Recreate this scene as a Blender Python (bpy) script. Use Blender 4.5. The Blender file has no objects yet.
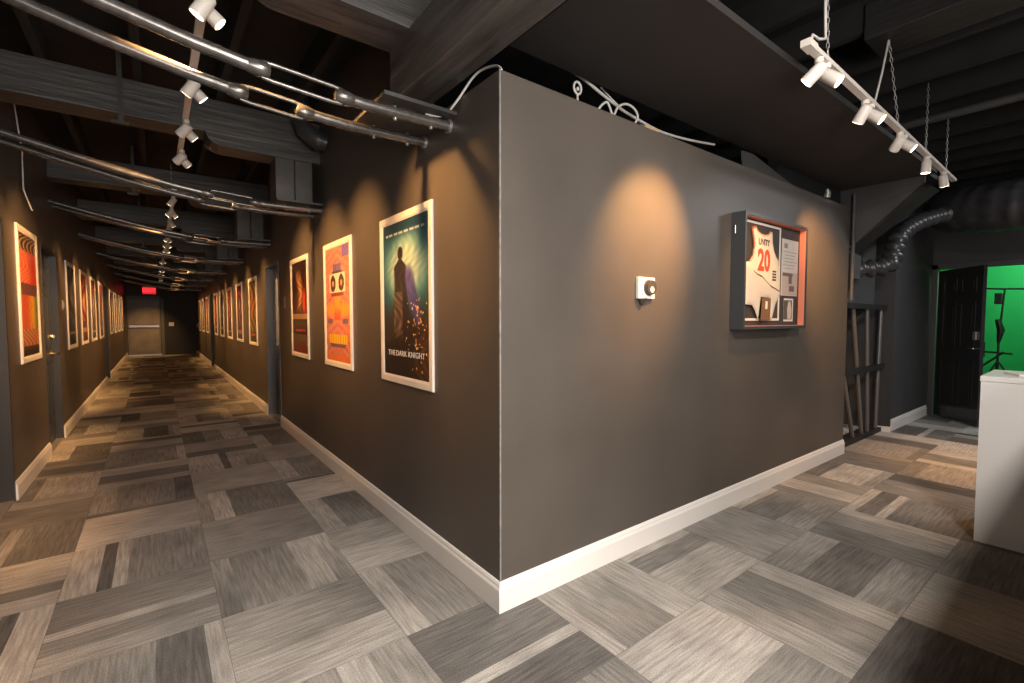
import bpy, bmesh, math, random
from mathutils import Vector, Matrix, Euler
PI = math.pi
SC = bpy.context.scene
COL = SC.collection
random.seed(7)

# ------------------------------------------------------------------ camera
cam_d = bpy.data.cameras.new('camera'); cam = bpy.data.objects.new('camera', cam_d); COL.objects.link(cam)
cam_d.sensor_width = 36.0; cam_d.lens = 468.99 * 36.0 / 1024.0; cam_d.clip_start = 0.05; cam_d.clip_end = 100
cam.location = (-1.24, -1.7275, 1.36)
cam.rotation_euler = (math.radians(90 - 2.718), 0, math.radians(-37.153))
SC.camera = cam
# ------------------------------------------------------------------ world / exposure
W = bpy.data.worlds.new('world'); SC.world = W; W.use_nodes = True
W.node_tree.nodes['Background'].inputs[0].default_value = (0.75, 0.85, 1.0, 1)
W.node_tree.nodes['Background'].inputs[1].default_value = 0.01
SC.view_settings.view_transform = 'Standard'; SC.view_settings.look = 'None'
SC.view_settings.gamma = 1.0; SC.view_settings.use_curve_mapping = False
SC.view_settings.exposure = 0.18
# ------------------------------------------------------------------ large lights (unseen fill lights added to brighten the foreground)
def area(name, loc, rot, sx, sy, watts, color):
    d = bpy.data.lights.new(name, 'AREA'); d.shape = 'RECTANGLE'; d.size = sx; d.size_y = sy
    d.energy = watts; d.color = color
    o = bpy.data.objects.new(name, d); o.location = loc; o.rotation_euler = rot; COL.objects.link(o); return o
area('added_back_fill', (-0.75, -3.38, 1.75), (math.radians(90), 0, 0), 2.2, 1.5, 125, (1.0, 0.92, 0.84))  # neutral fill added at an unseen window opening
area('added_overhead_fill', (-0.2, -2.55, 3.08), (0, 0, 0), 1.15, 0.40, 245, (1.0, 0.90, 0.80))  # overhead fill added for the near floor and front wall
area('added_overhead_fill', (5.6, -2.3, 3.08), (0, 0, 0), 1.15, 0.55, 60, (0.95, 0.97, 1.0))  # second overhead fill, added to lift the right side
WARM = (1.0, 0.50, 0.165)
SPOT_R = 270.0; SPOT_C = 270.0

# ------------------------------------------------------------------ materials
def lin(c):
    def f(v):
        v = v / 255.0
        return v / 12.92 if v <= 0.04045 else ((v + 0.055) / 1.055) ** 2.4
    return tuple(f(v) for v in c)
MATS = {}
def mat(name, color, rough=0.5, metal=0.0, noise=0.0, nscale=8.0, bump=0.0, bscale=60.0, stretch=(1, 1, 1), spec=0.5, emit=None, estr=0.0, coat=0.0):
    if name in MATS: return MATS[name]
    m = bpy.data.materials.new(name); m.use_nodes = True; nt = m.node_tree; b = nt.nodes['Principled BSDF']
    b.inputs['Base Color'].default_value = (*color, 1); b.inputs['Roughness'].default_value = rough
    b.inputs['Metallic'].default_value = metal; b.inputs['Specular IOR Level'].default_value = spec
    b.inputs['Coat Weight'].default_value = coat; b.inputs['Coat Roughness'].default_value = 0.12
    if emit: b.inputs['Emission Color'].default_value = (*emit, 1); b.inputs['Emission Strength'].default_value = estr
    if noise or bump:
        tc = nt.nodes.new('ShaderNodeTexCoord'); mp = nt.nodes.new('ShaderNodeMapping'); mp.inputs['Scale'].default_value = stretch
        nt.links.new(tc.outputs['Object'], mp.inputs['Vector'])
    if noise:
        n = nt.nodes.new('ShaderNodeTexNoise'); n.inputs['Scale'].default_value = nscale; n.inputs['Detail'].default_value = 6
        nt.links.new(mp.outputs[0], n.inputs['Vector'])
        mr = nt.nodes.new('ShaderNodeMapRange'); mr.inputs['To Min'].default_value = 1 - noise; mr.inputs['To Max'].default_value = 1 + noise
        mr.inputs['From Min'].default_value = 0.3; mr.inputs['From Max'].default_value = 0.7
        nt.links.new(n.outputs['Fac'], mr.inputs['Value'])
        mx = nt.nodes.new('ShaderNodeVectorMath'); mx.operation = 'SCALE'; mx.inputs[0].default_value = color
        nt.links.new(mr.outputs[0], mx.inputs['Scale']); nt.links.new(mx.outputs[0], b.inputs['Base Color'])
    if bump:
        n2 = nt.nodes.new('ShaderNodeTexNoise'); n2.inputs['Scale'].default_value = bscale; n2.inputs['Detail'].default_value = 4
        nt.links.new(mp.outputs[0], n2.inputs['Vector'])
        bp = nt.nodes.new('ShaderNodeBump'); bp.inputs['Strength'].default_value = bump; bp.inputs['Distance'].default_value = 0.01
        nt.links.new(n2.outputs['Fac'], bp.inputs['Height']); nt.links.new(bp.outputs[0], b.inputs['Normal'])
    MATS[name] = m; return m
WALL = mat('wall_paint', (0.077, 0.065, 0.056), 0.42, noise=0.10, nscale=2.2, bump=0.10, bscale=140)
BASEB = mat('baseboard_paint', (0.74, 0.71, 0.68), 0.38)
BEAD = mat('worn_corner_paint', (0.20, 0.19, 0.18), 0.5, noise=0.3, nscale=20)
BLACKC = mat('ceiling_black', (0.012, 0.012, 0.013), 0.8, noise=0.3, nscale=4)
TIMBER = mat('painted_timber', (0.060, 0.057, 0.054), 0.42, noise=0.45, nscale=3.0, bump=0.5, bscale=9, stretch=(1, 1, 1))
TIMBER_X = mat('painted_timber_grain_x', (0.052, 0.051, 0.050), 0.45, noise=0.45, nscale=5.0, bump=0.6, bscale=14, stretch=(0.25, 3, 3))
TIMBER_Y = mat('painted_timber_grain_y', (0.085, 0.077, 0.070), 0.34, noise=0.50, nscale=5.0, bump=0.6, bscale=12, stretch=(3, 0.25, 3))
SOFFIT = mat('soffit_board', (0.017, 0.0155, 0.0155), 0.7, noise=0.15, nscale=3)
STEEL = mat('dark_steel_rod', (0.16, 0.15, 0.145), 0.27, metal=0.7, noise=0.3, nscale=30)
PLATE = mat('painted_steel_plate', (0.055, 0.054, 0.053), 0.4, metal=0.3, noise=0.3, nscale=20)
WHITEM = mat('white_track_enamel', (0.62, 0.58, 0.54), 0.4)
LENS = mat('lamp_lens', (1, 0.85, 0.65), 0.3, emit=(1.0, 0.80, 0.55), estr=8.0)
CHAIN = mat('chain_steel', (0.40, 0.39, 0.38), 0.35, metal=0.7)
CORD = mat('white_cord', (0.55, 0.54, 0.52), 0.5)
FRAME = mat('poster_frame_silver', (0.72, 0.68, 0.64), 0.34, metal=0.0, spec=0.6)
DARKB = mat('black_backing', (0.012, 0.012, 0.012), 0.6)
DOORM = mat('dark_door_paint', (0.030, 0.036, 0.043), 0.30, noise=0.12, nscale=3)
JAMB = mat('dark_jamb_paint', (0.028, 0.027, 0.027), 0.45)
BRASS = mat('brass', (0.80, 0.55, 0.24), 0.22, metal=1.0)
CHROME = mat('chrome', (0.75, 0.75, 0.75), 0.2, metal=1.0)
FARD = mat('grey_steel_door', (0.17, 0.155, 0.145), 0.45, noise=0.12, nscale=4)
ALU = mat('aluminium', (0.5, 0.48, 0.46), 0.35, metal=0.8)
WHITEP = mat('white_plastic', (0.75, 0.73, 0.70), 0.35)
COUNTER = mat('white_laminate', (0.72, 0.72, 0.72), 0.30)
GREYW = mat('dark_grey_wall', (0.045, 0.045, 0.047), 0.6, noise=0.12, nscale=3)
GREYP = mat('grey_panel', (0.060, 0.060, 0.062), 0.55, noise=0.15, nscale=3)
BLKP = mat('black_paint', (0.009, 0.009, 0.0095), 0.6)
FLEX = mat('flex_duct_foil', (0.050, 0.050, 0.053), 0.35, metal=0.2, noise=0.3, nscale=10)
POLE = mat('pole_metal', (0.17, 0.16, 0.155), 0.4, metal=0.5)
GREEN = mat('chroma_green_paint', (0.01, 0.42, 0.10), 0.7)
REDG = mat('red_sign', (0.5, 0.01, 0.01), 0.4, emit=(1.0, 0.03, 0.04), estr=2.2)
REDP = mat('red_enamel', (0.45, 0.03, 0.03), 0.4)
GLASS = mat('door_glass', (0.40, 0.41, 0.42), 0.12, spec=0.8)
OUTW = mat('added_window_pane', (0.7, 0.8, 0.9), 0.1)

def attr_mat(name, rough=0.35, coat=0.0, grain=None):
    if name in MATS: return MATS[name]
    m = bpy.data.materials.new(name); m.use_nodes = True; nt = m.node_tree; b = nt.nodes['Principled BSDF']
    a = nt.nodes.new('ShaderNodeAttribute'); a.attribute_name = 'tone'
    b.inputs['Roughness'].default_value = rough; b.inputs['Coat Weight'].default_value = coat; b.inputs['Coat Roughness'].default_value = 0.08
    src = a.outputs['Color']
    if grain:
        g = nt.nodes.new('ShaderNodeNewGeometry'); b.inputs['Specular IOR Level'].default_value = 0.15
        def noise(scale, st, det, lo, hi):
            mp = nt.nodes.new('ShaderNodeMapping'); mp.inputs['Scale'].default_value = st
            n = nt.nodes.new('ShaderNodeTexNoise'); n.inputs['Scale'].default_value = scale; n.inputs['Detail'].default_value = det
            nt.links.new(g.outputs['Position'], mp.inputs['Vector']); nt.links.new(mp.outputs[0], n.inputs['Vector'])
            mr = nt.nodes.new('ShaderNodeMapRange'); mr.inputs['From Min'].default_value = 0.32; mr.inputs['From Max'].default_value = 0.68
            mr.inputs['To Min'].default_value = lo; mr.inputs['To Max'].default_value = hi
            nt.links.new(n.outputs['Fac'], mr.inputs['Value']); return mr.outputs[0], n.outputs['Fac']
        f1, h1 = noise(1.0, grain, 3, 0.74, 1.22)
        f2, h2 = noise(170.0, (1, 1, 1), 2, 0.80, 1.18)
        f3, h3 = noise(3.2, (1, 1, 1), 3, 0.84, 1.14)
        for f in (f1, f2, f3):
            s = nt.nodes.new('ShaderNodeVectorMath'); s.operation = 'SCALE'
            nt.links.new(src, s.inputs[0]); nt.links.new(f, s.inputs['Scale']); src = s.outputs[0]
        bp = nt.nodes.new('ShaderNodeBump'); bp.inputs['Strength'].default_value = 0.5; bp.inputs['Distance'].default_value = 0.004
        nt.links.new(h2, bp.inputs['Height']); nt.links.new(bp.outputs[0], b.inputs['Normal'])
    nt.links.new(src, b.inputs['Base Color'])
    MATS[name] = m; return m
CARPX = attr_mat('carpet_grain_x', 0.95, grain=(5, 75, 1))
CARPY = attr_mat('carpet_grain_y', 0.95, grain=(75, 5, 1))
PRINT = attr_mat('poster_print', 0.4, coat=0.6)
CLOTH = attr_mat('printed_cloth', 0.8)

# ------------------------------------------------------------------ geometry helpers
class MB:
    def __init__(s): s.v = []; s.f = []; s.m = []; s.sm = []
    def add(s, vs, fs, mi=0, smooth=False):
        o = len(s.v); s.v += [tuple(v) for v in vs]; s.f += [[i + o for i in f] for f in fs]; s.m += [mi] * len(fs); s.sm += [smooth] * len(fs); return s
    def box(s, x0, x1, y0, y1, z0, z1, mi=0):
        x0, x1 = min(x0, x1), max(x0, x1); y0, y1 = min(y0, y1), max(y0, y1); z0, z1 = min(z0, z1), max(z0, z1)
        vs = [(x0, y0, z0), (x1, y0, z0), (x1, y1, z0), (x0, y1, z0), (x0, y0, z1), (x1, y0, z1), (x1, y1, z1), (x0, y1, z1)]
        return s.add(vs, [(0, 3, 2, 1), (4, 5, 6, 7), (0, 1, 5, 4), (1, 2, 6, 5), (2, 3, 7, 6), (3, 0, 4, 7)], mi)
    def obox(s, c, ax, ay, az, mi=0):       # oriented box, half-axis vectors
        c, ax, ay, az = map(Vector, (c, ax, ay, az))
        vs = [c + ax * i + ay * j + az * k for k in (-1, 1) for (i, j) in ((-1, -1), (1, -1), (1, 1), (-1, 1))]
        return s.add(vs, [(0, 3, 2, 1), (4, 5, 6, 7), (0, 1, 5, 4), (1, 2, 6, 5), (2, 3, 7, 6), (3, 0, 4, 7)], mi)
    def tube(s, pts, r, n=10, mi=0, caps=True, closed=False):
        pts = [Vector(p) for p in pts]; N = len(pts); rs = r if isinstance(r, (list, tuple)) else [r] * N
        up = None; rings = []
        for i, p in enumerate(pts):
            if closed: t = pts[(i + 1) % N] - pts[i - 1]
            else: t = (pts[min(i + 1, N - 1)] - pts[max(i - 1, 0)])
            t.normalize()
            if up is None:
                up = Vector((0, 0, 1)) if abs(t.z) < 0.9 else Vector((1, 0, 0))
            a = t.cross(up).normalized(); up = a.cross(t).normalized()
            rings.append([p + (a * math.cos(2 * PI * k / n) + up * math.sin(2 * PI * k / n)) * rs[i] for k in range(n)])
        vs = [v for R in rings for v in R]; fs = []
        M = N if closed else N - 1
        for i in range(M):
            j = (i + 1) % N
            for k in range(n):
                fs.append((i * n + k, i * n + (k + 1) % n, j * n + (k + 1) % n, j * n + k))
        s.add(vs, fs, mi, True)
        if caps and not closed:
            s.add(rings[0], [tuple(range(n))[::-1]], mi); s.add(rings[-1], [tuple(range(n))], mi)
        return s
    def prism(s, poly, axis, a, b, mi=0):   # polygon in the two other axes, extruded along axis from a to b
        n = len(poly)
        def P(u, v, w): return {'x': (w, u, v), 'y': (u, w, v), 'z': (u, v, w)}[axis]
        vs = [P(u, v, a) for u, v in poly] + [P(u, v, b) for u, v in poly]
        fs = [tuple(range(n))[::-1], tuple(range(n, 2 * n))] + [(i, (i + 1) % n, n + (i + 1) % n, n + i) for i in range(n)]
        return s.add(vs, fs, mi)
    def disc(s, c, nrm, r, n=20, mi=0):
        c = Vector(c); nrm = Vector(nrm).normalized(); up = Vector((0, 0, 1)) if abs(nrm.z) < .9 else Vector((1, 0, 0))
        a = nrm.cross(up).normalized(); b = nrm.cross(a)
        return s.add([c + (a * math.cos(2 * PI * k / n) + b * math.sin(2 * PI * k / n)) * r for k in range(n)], [tuple(range(n))], mi)
    def build(s, name, m, parent=None, bevel=0.0, recalc=True):
        me = bpy.data.meshes.new(name); me.from_pydata(s.v, [], s.f)
        ms = m if isinstance(m, (list, tuple)) else [m]
        for q in ms: me.materials.append(q)
        me.polygons.foreach_set('material_index', s.m); me.polygons.foreach_set('use_smooth', s.sm)
        if recalc or bevel:
            bm = bmesh.new(); bm.from_mesh(me); bmesh.ops.recalc_face_normals(bm, faces=bm.faces)
            if bevel: bmesh.ops.bevel(bm, geom=[e for e in bm.edges if len(e.link_faces) == 2 and e.calc_face_angle(0) > 0.6], offset=bevel, segments=2, affect='EDGES', profile=0.6)
            bm.to_mesh(me); bm.free()
        me.update()
        o = bpy.data.objects.new(name, me); COL.objects.link(o)
        if parent: o.parent = parent
        return o
def tag(o, label=None, cat=None, group=None, kind=None):
    if label: o['label'] = label
    if cat: o['category'] = cat
    if group: o['group'] = group
    if kind: o['kind'] = kind
    return o
def empty(name, loc=(0, 0, 0), rz=0.0):
    o = bpy.data.objects.new(name, None); o.location = loc; o.rotation_euler = (0, 0, rz); o.empty_display_size = 0.1; COL.objects.link(o); return o
def struct(o): o['kind'] = 'structure'; return o
def text_mesh(name, txt, size, M, m, parent=None, ext=0.001, align='CENTER', bold=0.0):
    c = bpy.data.curves.new(name, 'FONT'); c.body = txt; c.size = size; c.extrude = ext; c.align_x = align; c.align_y = 'CENTER'; c.offset = bold; c.resolution_u = 3
    t = bpy.data.objects.new(name, c); COL.objects.link(t)
    dg = bpy.context.evaluated_depsgraph_get(); me = bpy.data.meshes.new_from_object(t.evaluated_get(dg))
    bpy.data.objects.remove(t); bpy.data.curves.remove(c)
    me.transform(M); me.materials.clear(); me.materials.append(m)
    o = bpy.data.objects.new(name, me); COL.objects.link(o)
    if parent: o.parent = parent
    return o
def color_attr(me, cols):   # one colour per loop
    a = me.color_attributes.new('tone', 'FLOAT_COLOR', 'CORNER')
    a.data.foreach_set('color', [x for c in cols for x in (c[0], c[1], c[2], 1.0)])

# ------------------------------------------------------------------ main sizes
XL = -2.12; ZC = 3.35; ZW = 2.463; FY = 20.5; XF = 7.55; YB = -3.5; WX = 4.29
TT = 0.006
# ------------------------------------------------------------------ floor and carpet tiles
fl = MB().box(XL - 0.3, 10.2, YB - 0.1, FY + 0.2, -0.12, -TT).build('floor', mat('floor_slab', (0.12, 0.11, 0.10), 0.9)); struct(fl)
T = 0.62; GX = -1.04; GY = 0.10
LT = lin((176, 166, 155)); 
def tone(k):     # k 0 dark .. 1 light
    d = (0.085, 0.080, 0.076); l = (0.42, 0.39, 0.355)
    k = k ** 1.25
    return tuple(d[i] + (l[i] - d[i]) * k for i in range(3))
SPEC = {   # strips seen nearest the camera: (width, tone at near end, tone at far end)
    (2, -1): [(0.08, 0.80, 0.55), (0.335, 0.40, 0.62), (0.205, 0.78, 0.70)],
    (0, 0): [(0.24, 0.95, 0.85), (0.38, 0.85, 0.36)],
    (0, 1): [(0.09, 0.30, 0.75), (0.30, 0.58, 0.45), (0.13, 0.75, 0.85), (0.10, 0.40, 0.85)],
    (1, 1): [(0.10, 0.80, 0.75), (0.22, 0.85, 0.70), (0.30, 0.62, 0.5)],
    (1, 0): [(0.12, 0.9, 0.7), (0.3, 0.50, 0.45), (0.2, 0.75, 0.6)],
    (3, -2): [(0.18, 0.62, 0.55), (0.28, 0.45, 0.30), (0.16, 0.75, 0.7)],
    (3, -1): [(0.30, 0.70, 0.80), (0.14, 0.35, 0.45), (0.18, 0.85, 0.8)],
    (4, -2): [(0.18, 0.62, 0.5), (0.26, 0.25, 0.32), (0.18, 0.40, 0.8)],
    (2, -2): [(0.24, 0.50, 0.4), (0.38, 0.72, 0.8)],
}
rng = random.Random(21)
def strips(key):
    if key in SPEC: return SPEC[key]
    n = rng.choice([1, 2, 3, 3, 3, 4, 4]); cuts = sorted(rng.sample([0.08, 0.14, 0.2, 0.26, 0.32, 0.38, 0.44, 0.5, 0.55], n - 1)) if n > 1 else []
    e = [0] + cuts + [T]; out = []
    lv = [0.14, 0.25, 0.38, 0.5, 0.62, 0.74, 0.86, 0.95]; last = -1
    for a, b in zip(e, e[1:]):
        k = rng.choice([q for q in lv if abs(q - last) > 0.2]); last = k
        k2 = k if rng.random() < 0.45 else min(0.95, max(0.12, k + rng.uniform(-0.3, 0.3)))
        out.append((b - a, k, k2))
    return out
def carpet_tile(i, j):
    x0 = GX + i * T; y0 = GY + j * T; alongy = (i + j) % 2 != 0
    g = 0.0007; vs = []; fs = []; cols = []
    st = strips((i, j)); tot = sum(w for w, _, _ in st); p = 0.0
    X0, X1, Y0, Y1 = x0 + g, x0 + T - g, y0 + g, y0 + T - g
    X0 = max(X0, XL + 0.001); 
    if X1 - X0 < 0.02: return None
    def quad(a, b, c, d, c1, c2, c3, c4):
        o = len(vs); vs.extend((a, b, c, d)); fs.append((o, o + 1, o + 2, o + 3)); cols.extend((c1, c2, c3, c4))
    for w, k0, k1 in st:
        a = p / tot; p += w; b = p / tot; c0, c1 = tone(k0), tone(k1)
        if alongy:
            xa, xb = max(X0, x0 + a * T), min(X1, x0 + b * T)
            if xb <= xa: continue
            quad((xa, Y0, 0), (xb, Y0, 0), (xb, Y1, 0), (xa, Y1, 0), c0, c0, c1, c1)
        else:
            ya, yb = max(Y0, y0 + a * T), min(Y1, y0 + b * T)
            quad((X0, ya, 0), (X1, ya, 0), (X1, yb, 0), (X0, yb, 0), c0, c1, c1, c0)
    dk = tone(0.2); z = -TT
    for (ax, ay, bx, by) in ((X0, Y0, X1, Y0), (X1, Y0, X1, Y1), (X1, Y1, X0, Y1), (X0, Y1, X0, Y0)):
        quad((ax, ay, z), (bx, by, z), (bx, by, 0), (ax, ay, 0), dk, dk, dk, dk)
    return vs, fs, cols, alongy
def add_tiles(name, lst, kind=None):
    vs, fs, cols, mi = [], [], [], []
    for t in lst:
        o = len(vs); vs += t[0]; fs += [tuple(q + o for q in f) for f in t[1]]; cols += t[2]; mi += [1 if t[3] else 0] * len(t[1])
    me = bpy.data.meshes.new(name); me.from_pydata(vs, [], fs); me.materials.append(CARPX); me.materials.append(CARPY)
    me.polygons.foreach_set('material_index', mi); color_attr(me, cols); me.update()
    o = bpy.data.objects.new(name, me); COL.objects.link(o); o.parent = fl
    if kind: o['kind'] = kind
near, rest = [], []
for i in range(-2, 15):
    for j in range(-6, 34):
        xc = GX + (i + .5) * T; yc = GY + (j + .5) * T
        corridor = XL - 0.1 < xc < 0.3 and yc > 0
        lobby = yc < 0.45 and XL - 0.1 < xc < XF + 0.1
        if not (corridor or lobby): continue
        t = carpet_tile(i, j)
        if t is None: continue
        d = math.hypot(xc + 1.24, yc + 1.73)
        ang = math.degrees(math.atan2(xc + 1.24, yc + 1.73)) - 37.15
        (near if abs(ang) < 54 and d < 17 and d > 0.7 else rest).append((d, t))
near.sort(key=lambda q: q[0]); rest += near[290:]; near = near[:290]
for d, t in near: add_tiles('carpet_tile', [t])
add_tiles('carpet_tile_remainder', [t for d, t in rest], 'stuff')

# ------------------------------------------------------------------ walls
DR = [(4.765, 5.654), (13.35, 14.25)]          # door openings in the right corridor wall
DL = [(2.36, 3.28), (4.715, 5.605), (11.5, 12.4)]
DH = 2.10
def wall_y(name, x0, x1, segs, openings, m):
    b = MB()
    for (ya, yb, zt) in segs:
        cuts = [ya]
        for (a, c) in openings:
            if ya < a < yb: cuts += [a, c]
        cuts.append(yb)
        for k in range(0, len(cuts), 2): b.box(x0, x1, cuts[k], cuts[k + 1], -0.02, zt)
        for (a, c) in openings:
            if ya < a < yb: b.box(x0, x1, a, c, DH, zt)
    return struct(b.build(name, m))
wr = wall_y('wall_right', 0, 0.13, [(0.0, 0.86, ZW), (0.86, FY, ZC)], DR, WALL)
wl = wall_y('wall_left', XL - 0.15, XL, [(YB, FY, ZC)], DL, WALL)
wf = struct(MB().box(0.13, WX, 0.0, 0.12, -0.02, ZW).box(WX - 0.12, WX, 0.12, 1.5, -0.02, ZW).build('wall_front', WALL))
MB().box(-0.0015, 0.006, -0.0015, 0.006, 0.14, ZW).build('corner_bead', BEAD, wf)
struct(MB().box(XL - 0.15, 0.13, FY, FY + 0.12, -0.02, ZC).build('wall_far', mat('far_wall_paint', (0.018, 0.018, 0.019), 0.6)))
# space over the rooms of the block
struct(MB().box(0.13, WX - 0.12, 0.12, 6.0, ZW - 0.30, ZW - 0.22).build('ceiling_block', BLACKC))
struct(MB().box(0.13, WX, 2.2, 2.3, ZW - 0.22, ZC).build('wall_loft', BLACKC))
# pier to the right of the alcove, back wall of alcove, far room wall with doorway
struct(MB().box(5.85, XF, 0.0, 0.15, -0.02, ZC).build('wall_pier', GREYW))
struct(MB().box(WX - 0.2, 5.85, 0.62, 0.72, -0.02, ZC).box(5.85, 5.95, 0.15, 0.72, -0.02, ZC).build('wall_alcove', GREYW))
b = MB(); b.box(XF, XF + 0.12, -0.06, 0.15, -0.02, ZC).box(XF, XF + 0.12, YB, -0.94, -0.02, ZC).box(XF, XF + 0.12, -0.94, -0.06, 2.06, ZC)
struct(b.build('wall_end', GREYW))
# lobby behind the camera: back wall, with a window added to carry the fill light
b = MB(); wx0, wx1, wz0, wz1 = -1.7, 0.6, 0.95, 2.55
b.box(XL, wx0, YB - .12, YB, -0.02, ZC).box(wx1, XF, YB - .12, YB, -0.02, ZC).box(wx0, wx1, YB - .12, YB, -0.02, wz0).box(wx0, wx1, YB - .12, YB, wz1, ZC)
struct(b.build('wall_back', WALL))
wn = struct(MB().box(wx0, wx1, YB - .07, YB - .06, wz0, wz1).build('added_window_1', OUTW))
MB().box(wx0, wx0 + .05, YB - .1, YB, wz0, wz1).box(wx1 - .05, wx1, YB - .1, YB, wz0, wz1).box(wx0, wx1, YB - .1, YB, wz0, wz0 + .05).box(wx0, wx1, YB - .1, YB, wz1 - .05, wz1).build('added_window_frame', JAMB, wn)
# ceiling deck with joists
ce = struct(MB().box(XL - 0.15, XF + 0.1, YB - .1, FY + 0.1, ZC, ZC + 0.1).build('ceiling', BLACKC))
JX = [XL + 0.3 + 0.52 * k for k in range(0, 19)]
for x in JX:
    y1 = FY if x < 0 else (2.2 if x < 4.2 else 0.0)
    MB().box(x - 0.025, x + 0.025, YB, y1, 3.14, ZC).build('joist', BLACKC, ce)

# baseboards
def base_prof(): return [(0, 0), (0.017, 0), (0.017, 0.105), (0.014, 0.113), (0.0115, 0.118), (0.0105, 0.128), (0.006, 0.138), (0, 0.141)]
def base_y(name, x, s, y0, y1, mit0=0, mit1=0):
    pr = base_prof(); n = len(pr)
    vs = [(x + s * u, y0 + mit0 * u, z) for u, z in pr] + [(x + s * u, y1 + mit1 * u, z) for u, z in pr]
    fs = [tuple(range(n)), tuple(range(n, 2 * n))] + [(i, (i + 1) % n, n + (i + 1) % n, n + i) for i in range(n)]
    return struct(MB().add(vs, fs).build(name, BASEB))
def base_x(name, y, s, x0, x1, mit0=0, mit1=0):
    pr = base_prof(); n = len(pr)
    vs = [(x0 + mit0 * u, y + s * u, z) for u, z in pr] + [(x1 + mit1 * u, y + s * u, z) for u, z in pr]
    fs = [tuple(range(n)), tuple(range(n, 2 * n))] + [(i, (i + 1) % n, n + (i + 1) % n, n + i) for i in range(n)]
    return struct(MB().add(vs, fs).build(name, BASEB))
base_y('baseboard_right', 0, -1, 0, DR[0][0], mit0=-1)
base_y('baseboard_right', 0, -1, DR[0][1], DR[1][0]); base_y('baseboard_right', 0, -1, DR[1][1], FY)
base_x('baseboard_front', 0, -1, 0, WX, mit0=-1)
base_x('baseboard_pier', 0, -1, 5.85, 7.46)
for a, c in ((YB, DL[0][0]), (DL[0][1], DL[1][0]), (DL[1][1], DL[2][0]), (DL[2][1], FY)): base_y('baseboard_left', XL, 1, a, c)

# ------------------------------------------------------------------ doors in the corridor
def corridor_door(n, xw, s, y0, y1, lab, glass=False, handle_far=True, metal=BRASS, deep=0.10, jm=None):
    # xw wall face, s = direction into the wall
    d = struct(empty('door_%d' % n, (xw, (y0 + y1) / 2, 0)))
    ox, oy = xw, (y0 + y1) / 2; w = (y1 - y0) / 2
    b = MB(); jt = 0.035
    b.box(s * -0.004, s * (deep + 0.05), -w, -w + jt, 0, DH - jt).box(s * -0.004, s * (deep + 0.05), w - jt, w, 0, DH - jt).box(s * -0.004, s * (deep + 0.05), -w, w, DH - jt, DH)
    b.build('door_frame', jm or JAMB, d)
    MB().box(0, s * (deep + 0.05), -w, w, -0.004, 0.012).build('threshold', mat('threshold_metal', (0.45, 0.42, 0.40), 0.35, metal=0.6), d)
    leaf = MB().box(s * deep, s * (deep + 0.042), -w + jt, w - jt, 0.012, DH - jt).build('door_leaf', DOORM, d)
    iw = w - jt
    cols = [(-iw + 0.11, -0.05), (0.05, iw - 0.11)]
    rows = [(0.25, 0.90), (1.05, 1.62), (1.72, 1.93)]
    if glass: rows = [(0.25, 0.90)]
    for ya, yb in cols:
        for za, zb in rows:
            b = MB(); e = 0.02; xo = s * (deep - 0.006); xi = s * (deep + 0.002)
            b.box(xo, xi, ya, yb, za, za + e).box(xo, xi, ya, yb, zb - e, zb).box(xo, xi, ya, ya + e, za, zb).box(xo, xi, yb - e, yb, za, zb)
            b.box(s * (deep - 0.004), xi, ya + .045, yb - .045, za + .045, zb - .045)
            b.build('door_panel', DOORM, leaf)
    if glass: MB().box(s * (deep - 0.005), s * deep, -iw + 0.12, iw - 0.12, 1.0, 1.92).build('glass_lite', GLASS, leaf)
    yh = (w - 0.11) if handle_far else -(w - 0.11); sg = -1 if handle_far else 1
    b = MB(); x0 = s * deep
    b.tube([(x0, yh, 0.98), (x0 - s * 0.012, yh, 0.98)], 0.032, 16).tube([(x0, yh, 0.98), (x0 - s * 0.055, yh, 0.98)], 0.011, 10)
    b.tube([(x0 - s * 0.055, yh - sg * 0.012, 0.98), (x0 - s * 0.058, yh + sg * 0.05, 0.98), (x0 - s * 0.052, yh + sg * 0.115, 0.976)], [0.011, 0.010, 0.007], 10)
    b.build('lever_handle', metal, leaf)
    MB().tube([(x0, yh, 1.17), (x0 - s * 0.018, yh, 1.17)], [0.03, 0.026], 16).box(x0 - s * .018, x0 - s * .034, yh - .005, yh + .005, 1.152, 1.188).build('deadbolt', metal, leaf)
    d['label'] = lab; return d
corridor_door(1, 0, 1, *DR[0], 'dark recessed door with a glass upper half past the three near posters', glass=True, handle_far=False, metal=CHROME, jm=mat('lit_jamb_paint', (0.14, 0.14, 0.145), 0.3))  # jamb colour made paler to stand for lobby light falling on it
corridor_door(2, 0, 1, *DR[1], 'dark recessed door far down the right corridor wall', metal=CHROME)
corridor_door(3, XL, -1, *DL[0], 'dark door at the left edge of the picture')
corridor_door(4, XL, -1, *DL[1], 'dark door with brass lever just past the first poster on the left wall', deep=0.06)
corridor_door(5, XL, -1, *DL[2], 'dark door far down the left corridor wall')
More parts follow.
